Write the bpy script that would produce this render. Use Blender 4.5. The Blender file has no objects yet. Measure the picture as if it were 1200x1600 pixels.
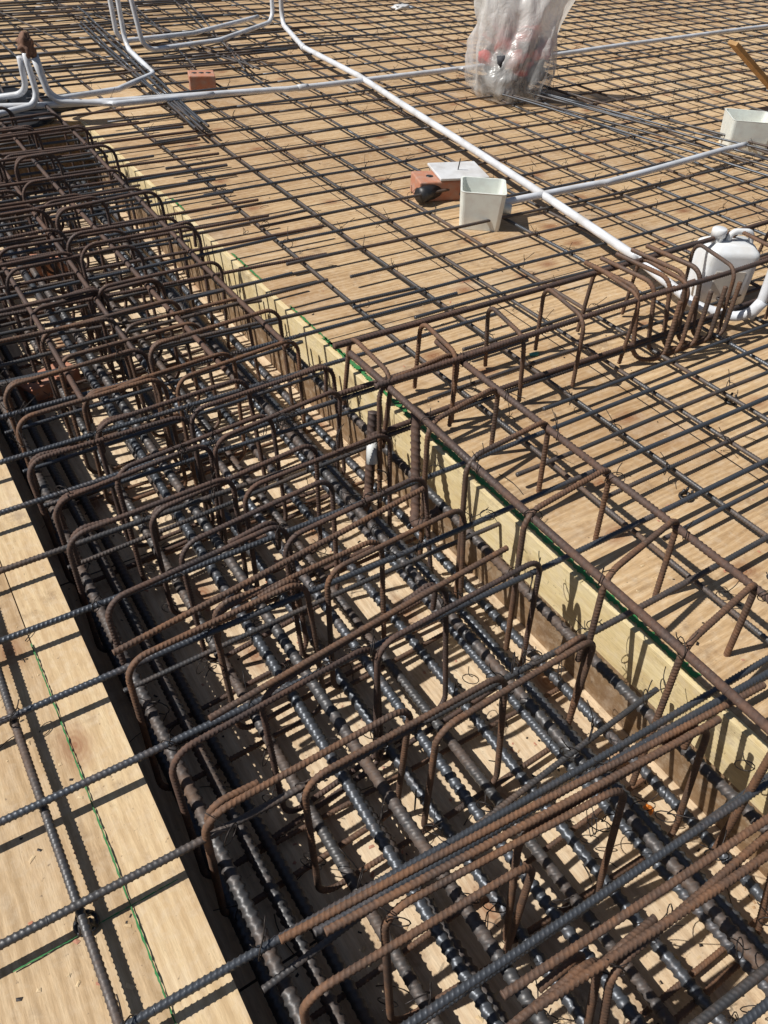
import bpy, bmesh, math, random
import numpy as np
from mathutils import Vector, Matrix, noise
random.seed(7); rng=np.random.default_rng(7)
scene=bpy.context.scene
COL=scene.collection

# ------------------------------------------------------------------ camera
a=Vector((-1070,-1160,1200)).normalized(); b=Vector((2350,-950,1200)); b=(b-a*b.dot(a)).normalized(); d=a.cross(b)
H=1.35
M=Matrix(((b.x,-b.y,-b.z,0),(a.x,-a.y,-a.z,0),(-d.x,d.y,d.z,H),(0,0,0,1)))
cd=bpy.data.cameras.new("camera"); cam=bpy.data.objects.new("camera",cd); COL.objects.link(cam)
cam.matrix_world=M; cd.sensor_fit='VERTICAL'; cd.sensor_height=24; cd.lens=18; cd.clip_start=.02; cd.clip_end=500
scene.camera=cam
CAMP=np.array([0,0,H])

# ------------------------------------------------------------------ light
sdir=Vector((0.78,-0.30,-1.05)).normalized()   # travel direction of light
elev=math.asin(-sdir.z)
sl=bpy.data.lights.new("sun",'SUN'); sl.energy=5.0; sl.angle=math.radians(.5); sl.color=(1,.97,.915)
so=bpy.data.objects.new("sun",sl); COL.objects.link(so); so.rotation_euler=sdir.to_track_quat('-Z','Y').to_euler()
w=bpy.data.worlds.new("World"); scene.world=w; w.use_nodes=True
nt=w.node_tree; sky=nt.nodes.new('ShaderNodeTexSky'); sky.sky_type='NISHITA'; sky.sun_disc=False
sky.sun_elevation=elev; sky.sun_rotation=math.atan2(-sdir.x,-sdir.y)
nt.links.new(sky.outputs[0],nt.nodes['Background'].inputs[0]); nt.nodes['Background'].inputs[1].default_value=.05
scene.view_settings.view_transform='Standard'; scene.view_settings.look='None'; scene.view_settings.exposure=0

# ------------------------------------------------------------------ materials
def mat(name):
    m=bpy.data.materials.new(name); m.use_nodes=True
    nt=m.node_tree; bs=nt.nodes['Principled BSDF']; return m,nt,bs
class N:
    def __init__(s,nt): s.nt=nt
    def n(s,t,**k):
        x=s.nt.nodes.new(t)
        for kk,v in k.items(): setattr(x,kk,v)
        return x
    def l(s,o,i): s.nt.links.new(o,i)
    def obj(s,scale=(1,1,1),loc=(0,0,0)):
        t=s.n('ShaderNodeTexCoord'); m=s.n('ShaderNodeMapping'); m.inputs['Scale'].default_value=scale; m.inputs['Location'].default_value=loc
        s.l(t.outputs['Object'],m.inputs[0]); return m.outputs[0]
    def noise(s,vec,scale,detail=4,rough=.55,dist=0):
        x=s.n('ShaderNodeTexNoise'); x.inputs['Scale'].default_value=scale; x.inputs['Detail'].default_value=detail
        x.inputs['Roughness'].default_value=rough; x.inputs['Distortion'].default_value=dist
        s.l(vec,x.inputs['Vector']); return x.outputs[0]
    def ramp(s,fac,stops):
        r=s.n('ShaderNodeValToRGB'); el=r.color_ramp.elements
        while len(el)<len(stops): el.new(.5)
        for e,(p,c) in zip(el,stops):
            e.position=p; e.color=(c[0],c[1],c[2],1) if not isinstance(c,(int,float)) else (c,c,c,1)
        s.l(fac,r.inputs[0]); return r.outputs[0]
    def mix(s,fac,A,B,mode='MIX'):
        x=s.n('ShaderNodeMix',data_type='RGBA',blend_type=mode)
        for sock,val in ((x.inputs[0],fac),(x.inputs[6],A),(x.inputs[7],B)):
            if isinstance(val,(int,float)): sock.default_value=val
            elif isinstance(val,tuple): sock.default_value=(*val,1)
            else: s.l(val,sock)
        return x.outputs[2]
    def math(s,op,A,B=0,C=0):
        x=s.n('ShaderNodeMath',operation=op)
        for i,val in enumerate((A,B,C)):
            if isinstance(val,(int,float)): x.inputs[i].default_value=val
            else: s.l(val,x.inputs[i])
        return x.outputs[0]
    def bump(s,h,bs,strength=.3,dist=.002):
        x=s.n('ShaderNodeBump'); x.inputs['Strength'].default_value=strength; x.inputs['Distance'].default_value=dist
        s.l(h,x.inputs['Height']); s.l(x.outputs[0],bs.inputs['Normal'])

def plywood(name,c1,c2,c3,grain='x',knots=True,stain=.5,pw=1.2,pl=2.4,ox=0,oy=0,joints=True,ks=4.2,ksel=.5):
    m,nt,bs=mat(name); q=N(nt)
    g=(1,9,9) if grain=='x' else (9,1,9)
    v=q.obj(); vg=q.obj(scale=g)
    wv=q.n('ShaderNodeTexWave'); wv.wave_type='BANDS'; wv.bands_direction='Y' if grain=='x' else 'X'
    wv.inputs['Scale'].default_value=9; wv.inputs['Distortion'].default_value=14; wv.inputs['Detail'].default_value=4; wv.inputs['Detail Scale'].default_value=.7
    q.l(q.obj(scale=(.3,1.6,1) if grain=='x' else (1.6,.3,1)),wv.inputs['Vector'])
    n1=q.noise(vg,3.2,6,.6,.6)
    nn=q.math('ADD',q.math('MULTIPLY',n1,.80),q.math('MULTIPLY',wv.outputs[1],.20))
    col=q.ramp(nn,[(.30,c1),(.5,c2),(.70,c3)])
    n2=q.noise(q.obj(scale=tuple(x*4 for x in g)),9,5,.6)
    col=q.mix(q.ramp(n2,[(.35,.0),(.75,.6)]),col,tuple(x*.68 for x in c1))
    n3=q.noise(v,1.3,5,.6)
    col=q.mix(q.math('MULTIPLY',q.ramp(n3,[(.45,0),(.7,1)]),stain),col,(c1[0]*.74,c1[1]*.62,c1[2]*.54))
    n4=q.noise(v,38,6,.7)
    col=q.mix(q.math('MULTIPLY',q.ramp(n4,[(.48,0),(.72,1)]),.38),col,(.70,.59,.45))
    n5=q.noise(v,4.7,8,.75)
    col=q.mix(q.math('MULTIPLY',q.ramp(n5,[(.55,0),(.66,1)]),.5),col,(.18,.11,.065))
    n7=q.noise(v,2.6,6,.7,.8)
    col=q.mix(q.math('MULTIPLY',q.ramp(n7,[(.55,0),(.75,1)]),.5),col,(.72,.61,.47))
    n6=q.noise(v,90,3,.6)
    col=q.mix(q.math('MULTIPLY',q.ramp(n6,[(.67,0),(.73,1)]),.6),col,(.10,.065,.045))
    if knots:
        vor=q.n('ShaderNodeTexVoronoi'); vor.voronoi_dimensions='2D'; vor.inputs['Scale'].default_value=ks; vor.inputs['Randomness'].default_value=1
        k=(.62,1.0,1) if grain=='x' else (1,.62,1)
        dn=q.noise(v,22,2)
        q.l(q.obj(scale=k),vor.inputs['Vector'])
        dd=q.math('ADD',vor.outputs['Distance'],q.math('MULTIPLY',dn,.05))
        wn=q.n('ShaderNodeSeparateColor'); q.l(vor.outputs['Color'],wn.inputs[0])
        sel=q.math('GREATER_THAN',wn.outputs[0],ksel)
        kn=q.ramp(dd,[(.05,1),(.10,.65),(.20,0)])
        rings=q.math('SINE',q.math('MULTIPLY',dd,180))
        kn2=q.math('MULTIPLY',kn,q.math('ADD',.84,q.math('MULTIPLY',rings,.12)))
        col=q.mix(q.math('MULTIPLY',q.math('MULTIPLY',kn2,sel),.9),col,(.26,.10,.04))
    if joints:
        sp=q.n('ShaderNodeSeparateXYZ'); q.l(v,sp.inputs[0])
        def line(c,off,per,wd):
            t=q.math('PINGPONG',q.math('ADD',c,off),per/2)
            return q.math('LESS_THAN',t,wd)
        jx=line(sp.outputs[0],ox,pl,.0026); jy=line(sp.outputs[1],oy,pw,.0026)
        j=q.math('MAXIMUM',jx,jy)
        col=q.mix(j,col,(.02,.014,.01))
        sc=q.n('ShaderNodeVectorMath',operation='FLOOR'); mp=q.obj(scale=(1/pl,1/pw,1),loc=(ox/pl,oy/pw,0)); q.l(mp,sc.inputs[0])
        wnn=q.n('ShaderNodeTexWhiteNoise'); q.l(sc.outputs[0],wnn.inputs[0])
        col=q.mix(1.0,col,q.ramp(wnn.outputs[0],[(0,(.80,.77,.74)),(1,(1.0,1.0,.99))]),'MULTIPLY')
        q.bump(q.math('SUBTRACT',q.math('MULTIPLY',n2,.3),j),bs,.6,.003)
    else: q.bump(n2,bs,.3,.0015)
    q.l(col,bs.inputs['Base Color'])
    q.l(q.ramp(n4,[(.3,.55),(.7,.85)]),bs.inputs['Roughness'])
    return m
M_deck=plywood("plywood_tan",(.46,.30,.155),(.66,.455,.25),(.78,.58,.35),'x',oy=.35,ox=.55,stain=.6,ksel=.45)
M_floor=plywood("plywood_trench",(.60,.44,.28),(.78,.60,.40),(.84,.69,.49),'y',ox=.3,oy=.7,stain=.35,ks=3.4,ksel=.4)
M_left=plywood("plywood_left",(.46,.31,.16),(.64,.455,.26),(.72,.54,.33),'y',oy=.9,ox=.3,stain=.55,ksel=.4)
M_plank=plywood("pine_plank",(.54,.375,.20),(.67,.49,.28),(.74,.57,.34),'y',joints=False,stain=.35,ks=4.2,ksel=.2)
M_board=plywood("pine_form_board",(.66,.50,.25),(.80,.65,.36),(.86,.72,.44),'y',joints=False,stain=.12,knots=False)
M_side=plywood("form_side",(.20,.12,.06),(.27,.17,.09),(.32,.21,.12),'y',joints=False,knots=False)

def rebar_mat(name,steel,rust,rust2,lo,hi,met=.55,rough=.42):
    m,nt,bs=mat(name); q=N(nt); v=q.obj()
    n1=q.noise(v,7,5,.65); n2=q.noise(v,140,4,.7); n3=q.noise(v,1.7,3,.5)
    s=q.math('ADD',q.math('MULTIPLY',n1,.55),q.math('ADD',q.math('MULTIPLY',n2,.2),q.math('MULTIPLY',n3,.35)))
    f=q.ramp(s,[(lo,0),(hi,1)])
    rc=q.mix(q.ramp(q.noise(v,60,5,.7),[(.35,0),(.65,1)]),rust,rust2)
    c=q.mix(f,steel,rc)
    c=q.mix(q.math('MULTIPLY',q.ramp(q.noise(v,210,3,.6),[(.6,0),(.75,1)]),.3),c,(.28,.24,.20))
    q.l(c,bs.inputs['Base Color'])
    q.l(q.math('MULTIPLY',q.math('SUBTRACT',1,f),met),bs.inputs['Metallic'])
    q.l(q.math('ADD',rough,q.math('MULTIPLY',f,.3)),bs.inputs['Roughness'])
    q.bump(n2,bs,.4,.0008)
    return m
M_steel=rebar_mat("dark_steel_rebar",(.088,.096,.110),(.13,.08,.055),(.08,.055,.04),.56,.74,.5,.42)
M_mixed=rebar_mat("weathered_rebar",(.085,.084,.086),(.14,.085,.056),(.09,.06,.044),.50,.68,.45,.46)
M_rust=rebar_mat("rusty_rebar",(.085,.066,.058),(.20,.098,.050),(.11,.060,.036),.40,.60,.35,.52)
M_dkrust=rebar_mat("dark_rusty_rebar",(.07,.056,.053),(.125,.066,.043),(.075,.046,.036),.4,.6,.35,.52)
def simple(name,c,rough=.5,met=0,noise=.12,scale=12,dirt=None):
    m,nt,bs=mat(name); q=N(nt); v=q.obj(); n=q.noise(v,scale,5,.6)
    dk=dirt or tuple(x*(1-noise*2.2) for x in c)
    q.l(q.mix(q.ramp(n,[(.4,0),(.8,1)]),c,dk),bs.inputs['Base Color'])
    bs.inputs['Roughness'].default_value=rough; bs.inputs['Metallic'].default_value=met
    return m
M_pvc=simple("white_pvc",(.70,.72,.76),.32,noise=.06,scale=9,dirt=(.46,.44,.42))
M_boxp=simple("pale_box_plastic",(.78,.81,.75),.4,noise=.05,scale=20,dirt=(.68,.66,.60))
M_jug=simple("white_jug_plastic",(.76,.78,.80),.3,noise=.04,dirt=(.64,.62,.58))
M_label=simple("label_paper",(.66,.60,.52),.6)
M_brick=simple("red_brick",(.46,.19,.11),.9,noise=.25,scale=25,dirt=(.42,.30,.24))
M_tile=simple("white_tile",(.72,.72,.72),.3,noise=.03,dirt=(.5,.47,.44))
M_black=simple("black_plastic",(.02,.02,.022),.45)
M_wire=simple("tie_wire",(.035,.028,.025),.5,met=.5)
M_green=simple("green_paint",(.025,.20,.05),.7,scale=60,dirt=(.10,.2,.08))
M_orange=simple("orange_plastic",(.75,.22,.03),.5)
M_teal=simple("teal_plastic",(.08,.38,.28),.5)
M_red=simple("red_rag",(.66,.05,.04),.7)
M_tape=simple("white_tape",(.7,.7,.68),.5)
M_stake=simple("timber_stake",(.42,.24,.09),.7,noise=.2,scale=18)
M_concrete=simple("site_ground",(.30,.27,.23),.95,noise=.2,scale=3)

# ------------------------------------------------------------------ helpers
def empty(name,loc=(0,0,0)):
    e=bpy.data.objects.new(name,None); e.location=loc; COL.objects.link(e); return e
def mesh_obj(name,verts,faces,m,parent=None,smooth=False):
    me=bpy.data.meshes.new(name)
    me.from_pydata([tuple(v) for v in verts],[],[tuple(f) for f in faces]); me.materials.append(m)
    if smooth: me.polygons.foreach_set('use_smooth',[True]*len(me.polygons))
    me.update(); o=bpy.data.objects.new(name,me); COL.objects.link(o)
    if parent: o.parent=parent
    return o
def box(name,x0,x1,y0,y1,z0,z1,m,parent=None,bevel=0):
    v=[(x0,y0,z0),(x1,y0,z0),(x1,y1,z0),(x0,y1,z0),(x0,y0,z1),(x1,y0,z1),(x1,y1,z1),(x0,y1,z1)]
    f=[(0,3,2,1),(4,5,6,7),(0,1,5,4),(1,2,6,5),(2,3,7,6),(3,0,4,7)]
    o=mesh_obj(name,v,f,m,parent)
    if bevel:
        md=o.modifiers.new('b','BEVEL'); md.width=bevel; md.segments=2
    return o

class Group:
    def __init__(s,name,m,parent=None): s.name=name;s.m=m;s.parent=parent;s.V=[];s.F=[];s.n=0
    def add_rings(s,C,S,Nn,R,sides,closed=False,caps=True):
        th=np.linspace(0,2*np.pi,sides,endpoint=False)
        V=C[:,None,:]+R[:,:,None]*(np.cos(th)[None,:,None]*S[:,None,:]+np.sin(th)[None,:,None]*Nn[:,None,:])
        n=len(C); idx=np.arange(n*sides).reshape(n,sides)+s.n
        A=idx if closed else idx[:-1]; B=np.roll(idx,-1,0) if closed else idx[1:]
        Fq=np.stack([A,np.roll(A,-1,1),np.roll(B,-1,1),B],-1).reshape(-1,4)
        s.V.append(V.reshape(-1,3)); s.F.append(Fq); s.n+=n*sides
        if caps and not closed:
            for ring,flip in ((0,True),(n-1,False)):
                c=s.n; s.V.append(C[ring:ring+1]); s.n+=1
                ids=idx[ring]; nx=np.roll(ids,-1)
                q=np.stack([ids,nx,np.full(sides,c),np.full(sides,c)],-1)
                q=q[:,[1,0,2,3]] if flip else q
                s.F.append(q)
    def build(s):
        if not s.V: return None
        V=np.concatenate(s.V).astype(np.float32); F=np.concatenate(s.F)
        tri=F[:,2]==F[:,3]; Q=F[~tri]; T=F[tri][:,:3]
        me=bpy.data.meshes.new(s.name); me.vertices.add(len(V)); me.vertices.foreach_set('co',V.ravel())
        nl=len(Q)*4+len(T)*3; me.loops.add(nl); me.loops.foreach_set('vertex_index',np.concatenate([Q.ravel(),T.ravel()]).astype(np.int32))
        me.polygons.add(len(Q)+len(T))
        st=np.concatenate([np.arange(len(Q))*4,len(Q)*4+np.arange(len(T))*3]).astype(np.int32)
        me.polygons.foreach_set('loop_start',st)
        me.polygons.foreach_set('use_smooth',np.ones(len(Q)+len(T),bool))
        me.materials.append(s.m); me.update(calc_edges=True)
        o=bpy.data.objects.new(s.name,me); COL.objects.link(o)
        if s.parent: o.parent=s.parent
        return o
def fillet(pts,r,closed=False,seg=7):
    pts=[Vector(p) for p in pts]; out=[]; n=len(pts)
    for i,p in enumerate(pts):
        if not closed and i in(0,n-1): out.append(p); continue
        A=(pts[i-1]-p); B=(pts[(i+1)%n]-p); la,lb=A.length,B.length; A.normalize();B.normalize()
        ang=A.angle(B)
        if ang>3.1: out.append(p); continue
        t=min(r/math.tan(ang/2),la*.48,lb*.48); rr=t*math.tan(ang/2)
        c=p+(A+B).normalized()*(rr/math.sin(ang/2)); s0=p+A*t-c; s1=p+B*t-c
        tot=s0.angle(s1)
        for k in range(seg+1):
            f=k/seg; out.append(c+(s0*math.sin((1-f)*tot)+s1*math.sin(f*tot))/math.sin(tot))
    if closed: out.append(out[0])
    return np.array([tuple(v) for v in out])
def path_bar(g,pts,dia,ref=None,wav=0,caps=True):
    pts=np.asarray(pts,float); seg=np.linalg.norm(np.diff(pts,axis=0),axis=1); cum=np.concatenate([[0],np.cumsum(seg)]); L=cum[-1]
    if L<1e-4: return
    p=.0080*(dia/.012)**(.9 if dia<.02 else 1.05)
    nch=max(1,int(math.ceil(L/.8))); ph=rng.random(6)*6.28
    straight=len(pts)==2
    ed=np.linspace(0,L,nch+1)
    for k in range(nch):
        s0,s1=ed[k],ed[k+1]; mid=np.array([np.interp((s0+s1)/2,cum,pts[:,i]) for i in range(3)])
        dist=np.linalg.norm(mid-CAMP)
        rel=dist/(dia/.012)
        lod=0 if rel<2.1 else 1 if rel<4.4 else 2
        sides=(12,8,6)[lod]; per=(6,4,0)[lod]
        if lod==2:
            ds=.25 if straight and wav==0 else (.1 if straight else .015)
        else: ds=p/per
        n=max(2,int(round((s1-s0)/ds))+1); s=np.linspace(s0,s1,n)
        C=np.stack([np.interp(s,cum,pts[:,i]) for i in range(3)],1)
        e=.004; sa=np.clip(s-e,0,L); sb=np.clip(s+e,0,L)
        T=np.stack([np.interp(sb,cum,pts[:,i])-np.interp(sa,cum,pts[:,i]) for i in range(3)],1); T/=np.linalg.norm(T,axis=1)[:,None]
        rf=np.array(ref if ref is not None else ((0,0,1) if abs(T[0,2])<.9 else (1,0,0)),float)
        S=np.cross(T,rf); S/=np.linalg.norm(S,axis=1)[:,None]+1e-9; Nn=np.cross(S,T)
        if wav:
            C=C+S*(wav*(np.sin(s*2.1+ph[0])+.5*np.sin(s*5.3+ph[1])))[:,None]+Nn*(wav*.5*(np.sin(s*2.7+ph[2])+.5*np.sin(s*6.1+ph[3])))[:,None]
        ca,sa_=math.cos(ph[4]),math.sin(ph[4]); S2=S*ca+Nn*sa_; N2=-S*sa_+Nn*ca
        r0=dia/2; th=np.linspace(0,2*np.pi,sides,endpoint=False)
        if lod<2:
            half=np.where(np.sin(th)>=0,1.,-1.)
            sk=(th%np.pi)/np.pi
            phase=s[:,None]/p+half[None,:]*sk[None,:]*.95+np.where(half>0,0,.5)[None,:]
            pulse=np.clip(np.cos(2*np.pi*phase)*1.9-.7,0,1)*np.abs(np.sin(th))[None,:]**.4
            amp=.20 if dia<.02 else .27
            R=r0*(.92+amp*pulse); R[:,np.abs(np.sin(th))<.2]=r0*1.04
        else: R=np.full((n,sides),r0*1.0)
        g.add_rings(C,S2,N2,R,sides,caps=caps)
def straight(g,p0,p1,dia,wav=.002): path_bar(g,[p0,p1],dia,wav=wav)
def tube(g,pts,r,sides=10,ds=None):
    pts=np.asarray(pts,float)
    T=np.gradient(pts,axis=0); T/=np.linalg.norm(T,axis=1)[:,None]+1e-12
    Ns=[]; n=np.cross(T[0],(0.31,.17,.93)); n/=np.linalg.norm(n)
    for t in T:
        n=n-t*np.dot(n,t); n/=np.linalg.norm(n)+1e-12; Ns.append(n)
    Nn=np.array(Ns); S=np.cross(T,Nn)
    g.add_rings(pts,S,Nn,np.full((len(pts),sides),r),sides)

# ------------------------------------------------------------------ setting
XL,XR=.066,1.15; ZF=-.32; YT0,YT1=-1.6,4.78
ground=box("ground",-150,150,-150,150,-3.3,-3.0,M_concrete)
deck=empty("plywood_deck")
box("deck_right",XR,16,-4,14,-.018,0,M_deck,deck)
box("deck_left",-9,-.032,-4,YT1,-.018,0,M_left,deck)
box("edge_plank",-.0295,XL,-4,YT1,-.04,.0015,M_plank,deck)
box("deck_far",-9,XR-.003,YT1+.003,14,-.018,0,M_deck,deck)
box("deck_near",XL+.003,XR-.003,-4,YT0,-.018,0,M_deck,deck)
tr=empty("trench_formwork")
box("trench_floor",XL-.2,XR+.2,YT0-.1,YT1+.2,ZF-.02,ZF,M_floor,tr)
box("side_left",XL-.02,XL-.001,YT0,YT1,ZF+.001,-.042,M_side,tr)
box("edge_board",XR-.022,XR-.001,YT0,YT1,-.15,-.001,M_board,tr)
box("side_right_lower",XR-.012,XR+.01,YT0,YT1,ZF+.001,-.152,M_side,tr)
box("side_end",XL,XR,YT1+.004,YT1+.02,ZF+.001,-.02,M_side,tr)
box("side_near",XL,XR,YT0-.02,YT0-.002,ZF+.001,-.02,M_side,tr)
def strip(name,x,y0,y1,wd,z,m,parent,seed=0,gap=.25,axis='y'):
    r=random.Random(seed); V=[];F=[]; y=y0
    while y<y1:
        L=r.uniform(.05,.3)
        if r.random()>gap:
            steps=max(2,int(L/.006)); base=len(V)
            for k in range(steps+1):
                yy=y+L*k/steps; w2=wd*r.uniform(.25,1)/2; c=x+r.uniform(-.15,.15)*wd
                V+= [(c-w2,yy,z),(c+w2,yy,z)] if axis=='y' else [(yy,c-w2,z),(yy,c+w2,z)]
            for k in range(steps):
                i=base+2*k; F.append((i,i+1,i+3,i+2) if axis=='y' else (i,i+2,i+3,i+1))
        y+=L
    return mesh_obj(name,V,F,m,parent)
strip("green_line_edge",XR+.002,-1,1.9,.022,.0042,M_green,deck,1,.06)
strip("green_line_edge_b",XR+.004,1.9,3.4,.012,.0042,M_green,deck,8,.4)
strip("green_line_left",-.031,-1,1.2,.004,.0062,M_green,deck,2,.35)
strip("green_line_left_b",.61,-1,-.03,.003,.0042,M_green,deck,3,.5,'x')

# ------------------------------------------------------------------ rebar
mesh_e=empty("slab_reinforcement_mesh"); cage=empty("beam_reinforcement_cage"); up=empty("upstand_reinforcement_cage")
gs=Group("cross_bars_steel",M_steel,mesh_e); gm=Group("cross_bars_weathered",M_mixed,mesh_e); gr=Group("cross_bars_rusty",M_rust,mesh_e); gd=Group("cross_bars_dark",M_dkrust,mesh_e)
ties=Group("tie_wires",M_wire,mesh_e)
R=random.Random(3)
J=lambda s:R.uniform(-s,s)
ys=[.63+.2*n for n in range(-5,8)]
for i,y in enumerate(ys):
    x1=2.2+R.uniform(0,1.2) if y<1.5 else 1.36+R.uniform(0,.4)
    sl_=-.055 if y<.5 else (-.02 if y<.9 else 0)
    sl_+=J(.01)
    straight(gs if R.random()<.75 else gm,(-1.6,y-sl_*1.6,.052+J(.004)),(x1,y+sl_*x1,.054+J(.004)),.0145,.003)
    if i in (2,4): straight(gs,(.05+J(.2),y-.03,.062),(x1,y-.045+sl_*x1,.062),.0145,.003)
for y in np.arange(2.2,4.7,.10):
    x1=1.2+R.uniform(0,.4); t=J(.05)
    straight(R.choice([gm,gd,gs,gd]),(-1.2,y-t,.06+J(.02)),(x1,y+t,.06+J(.02)),.013,.004)
for y in np.arange(-.9,4.6,.21):
    if y<1.2 and R.random()<.45: continue
    t=J(.04); straight(R.choice([gs,gm]),(.1,y+.07-t,-.03+J(.02)),(1.1+J(.03),y+.07+t,-.03+J(.02)),.0125,.003)
for (x0,y0,x1,y1,z) in [(.14,.40,1.15,.31,.118),(.2,.37,1.0,.30,.128),(.40,.13,1.4,.06,.118),(.37,.165,1.3,.105,.128),(.2,.80,.95,.86,.12),(.1,1.02,.9,1.12,.125)]:
    straight(gr,(x0,y0,z),(x1,y1,z+.005),.0138,.003)
for x in (-.103,-.36,-.62,-.9): straight(gm,(x,-2,.036),(x+.01,5,.036),.0155,.004)
for x in np.arange(1.36,12,.245):
    x=x+J(.02); t=J(.02)
    straight(gm if R.random()<.75 else gs,(x-t,-1.5,.033+J(.003)),(x+t,11.5,.034),.0135,.004)
for y in np.arange(-1.27,11.5,.2):
    yy=y+J(.015); t=J(.03); x0=1.2+R.uniform(0,.3) if y<4.7 else -3
    straight(gm if R.random()<.6 else gs,(x0,yy-t,.047+J(.003)),(12.5,yy+t,.047),.013,.004)
for x in np.arange(-3,1.3,.2): straight(gs,(x,4.9,.034),(x+J(.03),11.5,.034),.0125,.004)
for k in range(5):
    straight(gs,(1.56+k*.02,4.2+J(.1),.075),(1.72+k*.05+J(.03),7.2+J(.6),.07),.014,.006)
for k in range(6):
    straight(gm if k%2 else gs,(3.55+k*.05+J(.03),4.4+J(.3),.07),(4.0+k*.1+J(.05),1.9+J(.2),.068),.012,.006)
for k in range(14):
    x=R.uniform(.1,3); straight(gm,(x,5.2+J(.2),.07),(x+J(.8),8.5,.065),.014,.006)
for k in range(22):
    y=5.3+k*.16+J(.06); straight(gm,(-1,y,.07),(2.9+J(.9),y+J(.25),.07),.014,.006)
gh=Group("heavy_longitudinal_bars",M_mixed,cage); gh2=Group("heavy_bars_dark",M_steel,cage)
x=.13
while x<1.08:
    straight(gh if R.random()<.55 else gh2,(x+J(.02),YT0+.1,ZF+.05),(x+J(.02),YT1-.1,ZF+.05),.0255,.003); x+=.116
for x in (.20,.43,.66,.93): straight(gh2 if R.random()<.6 else gh,(x+J(.02),YT0+.1,-.19),(x+J(.03),YT1-.1,-.19),.0245,.004)
for x in (.145,.46,.82,1.03): straight(gh,(x,YT0+.1,-.06),(x+J(.03),YT1-.05,-.055),.025,.003)
for x in (.13,.31,.53,.72,.95): straight(gd,(x,R.uniform(1.6,2.6),.085),(x+J(.04),YT1+.2,.09),.017,.004)
for y in np.arange(-.9,4.6,.32): straight(gr,(.12,y+J(.02),ZF+.022),(1.08,y+J(.02),ZF+.022),.012,.002)
sti=Group("stirrups",M_rust,cage); sti2=Group("stirrups_dark",M_dkrust,cage)
def stirrup(g,x0,x1,y,zt,zb,dia=.0132,lean=.03,skew=0.,r=.046,tail=True):
    dy=(x1-x0)*skew; hook=R.uniform(.05,.09)
    pts=[(x0,y,zt),(x1,y+dy,zt+J(.012)),(x1+J(.015),y+dy-lean+J(.015),zb),(x0+J(.01),y-lean,zb)]
    path_bar(g,fillet(pts,r,True),dia,ref=(0.03,1,0.02))
    if tail:
        sg=R.choice((0,1)); xc,yc=(x0,y) if sg==0 else (x1,y+dy); dirx=1 if sg==0 else -1
        tl=fillet([(xc+dirx*.012,yc+.016,zt-.10),(xc+dirx*.012,yc+.016,zt+.001),(xc+dirx*(.05+hook),yc+.016+dirx*skew*.1,zt-.012)],.035)
        path_bar(g,tl,dia,ref=(0.03,1,0.02))
sy=[-.5,-.28,-.06,.13,.33,.60,.775,1.0,1.19,1.40,1.57,1.73,1.92,2.12,2.32,2.52,2.72,2.92,3.12,3.3,3.5,3.7,3.9,4.1,4.3,4.5]
for y in sy:
    sk=(.06 if y>.5 else -.04)+J(.05); g=sti if y<2.4 and R.random()<.7 else sti2
    far=y>2.7; zt=.11+(.05 if far else 0)
    for q_,(x0,x1,o) in enumerate(((.115,.54,0),(.30,.76,.03),(.55,.985,-.02))):
        if y<.2 and q_==1: continue
        stirrup(g,x0+J(.018),x1+J(.025),y+o+J(.035),zt+J(.018)+(J(.03) if far else 0),ZF+.03,lean=.05+J(.05),skew=sk+J(.04),r=.06 if far else .048,tail=R.random()<.5)
us=Group("upstand_stirrups",M_rust,up); ul=Group("upstand_bars",M_dkrust,up)
def hoop(g,p0,p1,zt,zb,dia=.0138,lean=(0,0),r=.045):
    p0=Vector(p0);p1=Vector(p1)
    path=fillet([(p0.x+lean[0],p0.y+lean[1],zb),(p0.x,p0.y,zt),(p1.x,p1.y,zt),(p1.x+lean[0],p1.y+lean[1],zb)],r,False)
    dv=(p1-p0); nrm=Vector((-dv.y,dv.x,0)).normalized()
    path_bar(g,path,dia,ref=(nrm.x+.02,nrm.y,.03))
for y in (1.43,1.24,1.04,.84,.63,.42,.20,-.02,-.27):
    hoop(us,(.975+J(.015),y+J(.02),0),(1.255+J(.015),y+.03+J(.02),0),.235+J(.008),-.22,lean=(J(.02),-.035+J(.02)))
straight(ul,(.99,-1,.217),(.985,1.62,.222),.0185,.003)
straight(ul,(1.243,-1,.217),(1.243,1.56,.22),.018,.003)
for x in np.arange(1.0,4.2,.235):
    hoop(us,(x+J(.02),1.42+J(.01),0),(x+.02+J(.02),1.655+J(.015),0),.25+J(.012),.012,lean=(J(.025),J(.02)))
for (y,z) in ((1.43,.233),(1.645,.237)): straight(ul,(.95,y,z),(4.4,y+.03,z),.0175,.004)
for (y,z) in ((1.43,.07),(1.645,.075)): straight(ul,(.95,y,z),(4.4,y+.03,z),.017,.004)
for k in range(5):
    x=1.96+k*.075; path=fillet([(x,1.70,.255),(x+.02,1.47,.255),(x+.03,1.43,.02),(x+.12,1.37,.012),(x+.14,1.39,.22)],.05); path_bar(us,path,.016,ref=(1,.03,.02))
st=empty("starter_bars"); g=Group("bars",M_dkrust,st)
path_bar(g,fillet([(.90,1.38,-.14),(.945,1.43,-.13),(.98,1.48,.11)],.04),.028,ref=(0,1,.1))
path_bar(g,fillet([(1.065,1.395,.13),(1.0,1.27,-.10),(.96,1.22,-.12),(1.03,1.2,-.06)],.04),.028,ref=(0,1,.1))
g.build()
for gg in (gs,gm,gr,gd,gh,gh2,sti,sti2,us,ul): gg.build()
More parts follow.
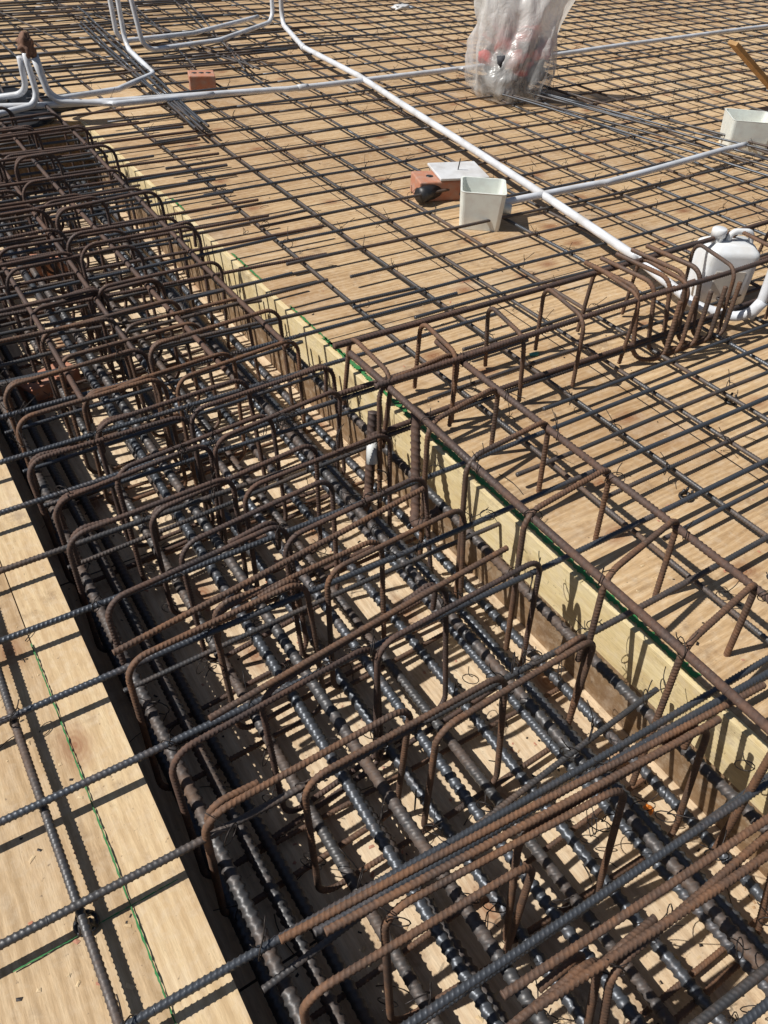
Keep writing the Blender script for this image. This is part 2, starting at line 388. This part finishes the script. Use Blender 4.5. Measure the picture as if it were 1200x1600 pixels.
def tie(x,y,z,sc=1):
    r=R.uniform(.012,.016)*sc; n=12; ang=R.choice([.785,-.785])+J(.2); c,s=math.cos(ang),math.sin(ang)
    P=[]
    for k in range(n):
        t=2*math.pi*k/(n-1); P.append((x+c*r*1.1*math.cos(t),y+s*r*1.1*math.cos(t),z+r*math.sin(t)+.003))
    tube(ties,P,.0012,4)
    for q in range(2):
        e=Vector((J(1),J(1),R.uniform(.1,1))).normalized(); L=R.uniform(.015,.05); e2=Vector((J(1),J(1),J(.6)))
        p=Vector((x,y,z+r*.8)); P=[p+e*L*f+e2*L*.5*f*f for f in (0,.25,.5,.75,1)]
        tube(ties,[tuple(v) for v in P],.0011,4)
for y in ys:
    for x in (-.103,.125,.30,.46,.55,.75,.82,.985,1.03):
        if R.random()<.8: tie(x+J(.01),y+J(.01),.05,1.15)
for y in sy:
    if y<2.6:
        for x in (.145,.30,.46,.54,.76,.82,.95):
            for q in range(2):
                if R.random()<.7: tie(x+J(.01),y+J(.02),R.choice([-.05,.1,-.18,-.25]),1.4)
for y in np.arange(-1.27,6,.2):
    for x in np.arange(1.36,6,.245):
        if R.random()<.6: tie(x+J(.01),y+J(.012),.042,1.2)
for y in (1.43,1.24,1.04,.84,.63,.42,.20,-.02):
    for x in (.99,1.243): tie(x,y,.22,1.3)
ties.build()
off=Group("wire_offcuts",M_wire,mesh_e)
for k in range(170):
    if k<80: x,y,z=R.uniform(.1,1.1),R.uniform(-.3,2.4),ZF+.003
    else: x,y,z=R.choice([R.uniform(-.8,.05),R.uniform(1.2,4)]),R.uniform(0,4),.003
    th=R.uniform(0,6.28); L=R.uniform(.03,.10); cv=J(.03)
    tube(off,[(x+L*f*math.cos(th)-cv*f*f*math.sin(th),y+L*f*math.sin(th)+cv*f*f*math.cos(th),z+.004*math.sin(f*3.1)) for f in (0,.25,.5,.75,1)],.0011,4)
off.build()
def chips(name,n,area,m,s0,s1):
    V=[];F=[]
    for k in range(n):
        x0,x1,y0,y1,z=R.choice(area); x,y=R.uniform(x0,x1),R.uniform(y0,y1); s=R.uniform(s0,s1); th=R.uniform(0,6.28); l=R.uniform(1,3)
        c,s_=math.cos(th),math.sin(th); h=s*R.uniform(.3,.9); b0=len(V)
        for (px,py) in ((-l,-1),(l,-1),(l*.8,1),(-l*.7,1)): V.append((x+s*(px*c-py*s_),y+s*(px*s_+py*c),z+.0008))
        V.append((x,y,z+h))
        F+=[(b0,b0+1,b0+4),(b0+1,b0+2,b0+4),(b0+2,b0+3,b0+4),(b0+3,b0,b0+4)]
    mesh_obj(name,V,F,m,deck)
AR=[(.1,1.1,-.3,3,ZF),(.1,1.1,-.3,2,ZF),(-.7,-.03,.1,2,0),(1.2,4,0,4,0),(1.2,3,0,2.5,0)]
chips("sawdust_chips",900,AR,M_plank,.0012,.0035)
chips("mortar_crumbs",350,AR,M_brick,.001,.0035)
chips("dark_crumbs",500,AR,M_wire,.001,.003)

# ------------------------------------------------------------------ conduits
def arcpts(pts,r,seg=10,step=.05):
    P=fillet(pts,r,False,seg); out=[P[0]]
    for q0,q1 in zip(P[:-1],P[1:]):
        L=np.linalg.norm(q1-q0); k=max(1,int(L/step))
        for j in range(1,k+1): out.append(q0+(q1-q0)*j/k)
    return np.array(out)
def conduit(name,pts,dia=.03,r=.1,couplers=()):
    e=empty(name); g=Group("pipe",M_pvc,e); P=arcpts(pts,r)
    P=P+np.stack([.004*np.sin(np.arange(len(P))*.13+len(P)),.004*np.sin(np.arange(len(P))*.17),np.zeros(len(P))],1)
    tube(g,P,dia/2,14)
    for i in couplers:
        i=min(max(1,int(i*len(P))),len(P)-3); c=P[i]; t=P[i+1]-P[i]; t=t/np.linalg.norm(t)
        tube(g,[c-t*.035,c-t*.01,c+t*.01,c+t*.035],dia/2+.003,14)
    g.build(); return e
D=.036
conduit("pvc_conduit",[(3.16,6.3,1.2),(3.16,6.3,.09),(2.98,5.6,.075),(2.93,4.76,.075),(2.75,3.53,.08),(2.62,2.63,.075),(2.5,1.89,.075),(2.42,1.52,.06),(2.53,1.36,.045),(2.60,1.44,.9)],D,.09,(.24,.9))
conduit("pvc_conduit",[(.35,4.95,.10),(.9,4.82,.09),(2.34,4.66,.075),(3.73,4.69,.07),(5.5,4.82,.075),(9,4.98,.075)],.032,.3,(.3,.5))
conduit("pvc_conduit",[(2.37,2.62,.075),(3.0,2.59,.08),(3.95,2.68,.075),(4.2,2.70,.07)],.032,.2)
conduit("pvc_conduit",[(3.13,6.42,1.2),(3.12,6.36,.10),(2.5,5.98,.08),(1.9,5.86,.08),(1.86,5.9,.5),(1.84,5.92,1.2)],.032,.09)
conduit("pvc_conduit",[(1.80,5.98,1.2),(1.80,5.95,.09),(1.76,5.3,.07),(1.45,5.05,.07),(1.01,4.86,.1),(.98,4.83,.32)],.032,.10)
conduit("pvc_conduit",[(1.75,6.0,1.2),(1.76,5.98,.12),(2.4,6.2,.09),(3.1,6.6,.09)],.032,.08)
conduit("pvc_conduit",[(.93,4.82,.34),(.94,4.80,.10),(.5,4.66,.09),(.2,4.5,.09)],.032,.08)
conduit("pvc_conduit",[(.96,4.79,.32),(.99,4.75,.12),(1.3,4.66,.10),(1.9,4.70,.08)],.032,.08)
conduit("pvc_conduit",[(.90,4.84,.32),(.90,4.87,.14),(.6,5.02,.09),(.1,5.2,.09)],.032,.08)
def blob(name,loc,scale,m,parent=None,amp=.25,seed=0,sub=3):
    bm=bmesh.new(); bmesh.ops.create_icosphere(bm,subdivisions=sub,radius=1)
    for v in bm.verts:
        n=noise.noise(v.co*1.9+Vector((seed,0,0)))+.5*noise.noise(v.co*5+Vector((0,seed,0)))
        v.co*=1+amp*n; v.co=Vector((v.co.x*scale[0],v.co.y*scale[1],v.co.z*scale[2]))+Vector(loc)
    me=bpy.data.meshes.new(name); bm.to_mesh(me); bm.free(); me.materials.append(m)
    me.polygons.foreach_set('use_smooth',[True]*len(me.polygons))
    o=bpy.data.objects.new(name,me); COL.objects.link(o)
    if parent: o.parent=parent
    return o
M_cloth=simple("brown_cloth",(.22,.12,.08),.9,noise=.3,scale=40)
blob("cloth_plug",(.94,4.83,.37),(.04,.04,.055),M_cloth,None,.7,3)

# ------------------------------------------------------------------ electrical boxes (open top, tapered)
def open_box(loc,ang,w=.2,h=.16,t=.008,taper=.88):
    e=empty("electrical_box",loc); e.rotation_euler=(0,0,ang)
    def ring(hw,z,r=.02,n=4):
        out=[]
        for (sx,sy_,a0) in ((1,1,0),(-1,1,90),(-1,-1,180),(1,-1,270)):
            for k in range(n+1):
                an=math.radians(a0+90*k/n); out.append((sx*(hw-r)+r*math.cos(an),sy_*(hw-r)+r*math.sin(an),z))
        return out
    hw=w/2; rings=[ring(hw*taper,0),ring(hw*taper+.001,.003),ring(hw-.001,h-.003),ring(hw,h),ring(hw-t,h),ring(hw*taper-t,t)]
    V=[];F=[];n=len(rings[0])
    for r_ in rings: V+=r_
    for i in range(len(rings)-1):
        for k in range(n):
            F.append((i*n+k,i*n+(k+1)%n,(i+1)*n+(k+1)%n,(i+1)*n+k))
    F.append(tuple(range((len(rings)-1)*n,len(rings)*n))); F.append(tuple(reversed(range(n))))
    mesh_obj("shell",V,F,M_boxp,e)
    g=Group("spigot",M_boxp,e); tube(g,[(hw*.9,0,.07),(hw+.02,0,.07),(hw+.035,0,.07)],.021,12); g.build()
    return e
ANG=math.atan2(-.54,.84)
open_box((2.27,2.63,.0),ANG-.08,.2,.165)
open_box((4.36,2.83,.0),ANG-.12,.25,.17)

def brick(loc,ang,L=.215,W=.10,Hh=.07,name="brick"):
    e=empty(name,loc); e.rotation_euler=(0,0,ang)
    box("body",-L/2,L/2,-W/2,W/2,0,Hh,M_brick,e,.006)
    holes=Group("holes",M_black,e)
    for ix in (-.27*L,0,.27*L):
        tube(holes,[(ix,0,Hh-.004),(ix,0,Hh+.0015)],W*.11,12)
    holes.build(); return e
brick((1.99,5.10,0),ANG+.25,.16,.15,.10)
e1=brick((2.33,2.98,0),ANG+.25,.30,.16,.09)
t=box("white_tile",-.12,.12,-.11,.11,0,.012,M_tile,None,.003); t.location=(2.40,2.98,.095); t.rotation_euler=(0,0,ANG+.25)
gN=Group("nail",M_wire,None); tube(gN,[(2.40,2.98,.1065),(2.40,2.97,.16)],.003,6); gN.build()
gp=Group("black_pipe_end",M_black,None)
tube(gp,[(2.14,2.92,.045),(2.17,2.925,.045),(2.26,2.95,.045)],.035,14); gp.build()
brick((.33,2.7,ZF),.4); brick((.6,3.7,ZF),-.3)

def loft(name,secs,m,parent,n=24,pw=4):
    V=[];F=[]
    for (z,hx,hy,cx,cy) in secs:
        for k in range(n):
            t=2*math.pi*k/n; c,s=math.cos(t),math.sin(t); rr=(abs(c)**pw+abs(s)**pw)**(-1/pw)
            V.append((cx+hx*c*rr,cy+hy*s*rr,z))
    for i in range(len(secs)-1):
        for k in range(n): F.append((i*n+k,i*n+(k+1)%n,(i+1)*n+(k+1)%n,(i+1)*n+k))
    F.append(tuple(reversed(range(n)))); F.append(tuple(range((len(secs)-1)*n,len(secs)*n)))
    return mesh_obj(name,V,F,m,parent,True)
j=empty("plastic_jug",(2.65,1.63,.0)); j.rotation_euler=(0,.0,ANG+.05); j.scale=(.76,.76,.82)
loft("body",[(0,.105,.085,0,0),(.004,.118,.096,0,0),(.012,.127,.103,0,0),(.03,.13,.105,0,0),(.232,.13,.105,0,0),(.248,.127,.102,0,0),(.256,.118,.092,0,0),(.272,.095,.07,.01,0),(.276,.088,.062,.01,0)],M_jug,j,60,9)
loft("neck",[(.25,.03,.03,-.075,0),(.305,.03,.03,-.075,0)],M_jug,j,16,2)
loft("cap",[(.295,.036,.036,-.075,0),(.328,.036,.036,-.075,0),(.332,.03,.03,-.075,0)],M_jug,j,16,2)
gg=Group("handle",M_jug,j); tube(gg,arcpts([(-.02,0,.265),(-.01,0,.318),(.09,0,.318),(.105,0,.25)],.03,6,.02),.014,10); gg.build()
box("label",-.075,.075,-.1085,-.1055,.06,.17,M_label,j)

def bag():
    e=empty("rubbish_bag",(3.74,4.22,0)); e.rotation_euler=(0,0,ANG)
    m,nt,bs=mat("translucent_plastic"); q=N(nt); v=q.obj()
    nt.nodes.remove(bs); out=nt.nodes['Material Output']
    n1=q.noise(q.obj(scale=(1,1,.6)),7,5,.6,1.0)
    gl=q.n('ShaderNodeBsdfGlossy'); gl.inputs['Roughness'].default_value=.28; gl.inputs['Color'].default_value=(1,1,1,1)
    df=q.n('ShaderNodeBsdfDiffuse'); df.inputs['Color'].default_value=(.80,.79,.76,1)
    tl=q.n('ShaderNodeBsdfTranslucent'); tl.inputs['Color'].default_value=(.84,.82,.78,1)
    tp=q.n('ShaderNodeBsdfTransparent')
    m1=q.n('ShaderNodeMixShader'); m1.inputs[0].default_value=.42; q.l(df.outputs[0],m1.inputs[1]); q.l(tl.outputs[0],m1.inputs[2])
    m2=q.n('ShaderNodeMixShader'); m2.inputs[0].default_value=.07; q.l(m1.outputs[0],m2.inputs[1]); q.l(gl.outputs[0],m2.inputs[2])
    m3=q.n('ShaderNodeMixShader')
    spz=q.n('ShaderNodeSeparateXYZ'); q.l(v,spz.inputs[0])
    zr=q.ramp(spz.outputs[2],[(.04,.78),(.30,.60),(.44,.10)])
    q.l(q.math('MULTIPLY',q.ramp(n1,[(.38,.35),(.58,1.0)]),zr),m3.inputs[0]); q.l(m2.outputs[0],m3.inputs[1]); q.l(tp.outputs[0],m3.inputs[2])
    q.l(m3.outputs[0],out.inputs[0])
    bmp=q.n('ShaderNodeBump'); bmp.inputs['Strength'].default_value=.7; bmp.inputs['Distance'].default_value=.03; q.l(n1,bmp.inputs['Height'])
    for s_ in (df,gl,tl): q.l(bmp.outputs[0],s_.inputs['Normal'])
    prof=[(0,.17,.15),(.01,.22,.19),(.06,.255,.22),(.15,.27,.235),(.28,.265,.21),(.4,.25,.17),(.5,.265,.14),(.6,.29,.12),(.66,.31,.10),(.70,.32,.095),(.73,.325,.09)]
    zs=np.linspace(0,.73,60); n=140; V=[];F=[]
    P=np.array(prof)
    for i,z in enumerate(zs):
        hx=np.interp(z,P[:,0],P[:,1]); hy=np.interp(z,P[:,0],P[:,2]); f=z/.73
        for k in range(n):
            t=2*math.pi*k/n; c,s=math.cos(t),math.sin(t)
            w_=noise.noise(Vector((c*2.2,s*2.2,z*5)))*.20+noise.noise(Vector((c*5,s*5,z*6+3)))*.08+abs(noise.noise(Vector((c*7,s*7,z*10))))*.08
            pl=math.sin(t*9+4*noise.noise(Vector((c,s,z*3))))*.025*f*1.6
            r=1+w_+pl
            zz=z+(.07*math.sin(t*2+1)+.10*noise.noise(Vector((c*3,s*3,9))))*f**3 if i>0 else 0
            V.append((hx*c*r+.05*f*f,hy*s*r+.02*f,max(zz,0.001)))
    for i in range(len(zs)-1):
        for k in range(n): F.append((i*n+k,i*n+(k+1)%n,(i+1)*n+(k+1)%n,(i+1)*n+k))
    F.append(tuple(reversed(range(n))))
    mesh_obj("plastic_skin",V,F,m,e,True)
    gray=simple("bag_debris_grey",(.06,.06,.07),.8,noise=.3,scale=30); pk=simple("bag_debris_pink",(.70,.24,.20),.7); wt=simple("bag_debris_white",(.5,.5,.5),.7)
    rr=random.Random(5)
    for k in range(90):
        z=rr.uniform(.04,.38); an=rr.uniform(0,6.28); q_=rr.uniform(.08,.19)
        blob("debris",(q_*math.cos(an),q_*.8*math.sin(an),z),(rr.uniform(.03,.07),rr.uniform(.03,.06),rr.uniform(.02,.05)),gray if z<.17 else rr.choice([pk,M_red,M_red,gray,wt]),e,.8,k,2)
bag()

o=box("timber_stake",-.04,.04,-.012,.012,0,.75,M_stake,None,.002)
p0=Vector((5.45,3.3,0)); p1=Vector((4.87,3.41,.36)); o.location=p0; o.rotation_euler=(p1-p0).to_track_quat('Z','Y').to_euler()
blob("paper_scrap",(4.6,6.75,.06),(.09,.05,.02),M_tile,None,.6,2)
blob("orange_marker",(1.0,.33,-.265),(.012,.012,.008),M_orange,None,.3,1,2)
blob("teal_scrap",(1.73,1.63,.004),(.02,.012,.003),M_teal,None,.6,5,2)
gt=Group("white_tape",M_tape,None); tube(gt,[(.945,1.42,-.02),(.953,1.435,.01),(.965,1.45,.04)],.0165,10); gt.build()
def chair(x,y):
    e=empty("bar_chair",(x,y,0))
    g=Group("ring",M_black,e)
    tube(g,[(.017*math.cos(t),.017*math.sin(t),.006) for t in np.linspace(0,6.283,18)],.004,8)
    for k in range(4):
        t=math.pi/4+k*math.pi/2; tube(g,[(.017*math.cos(t),.017*math.sin(t),.006),(.010*math.cos(t),.010*math.sin(t),.028)],.004,6)
    g.build()
for (x,y) in ((-.10,.62),(-.1,1.4),(1.6,.85),(2.1,1.1)): chair(x,y)
blob("black_plastic_sheet",(.75,5.15,.0),(.45,.35,.06),M_black,None,.5,8,4)
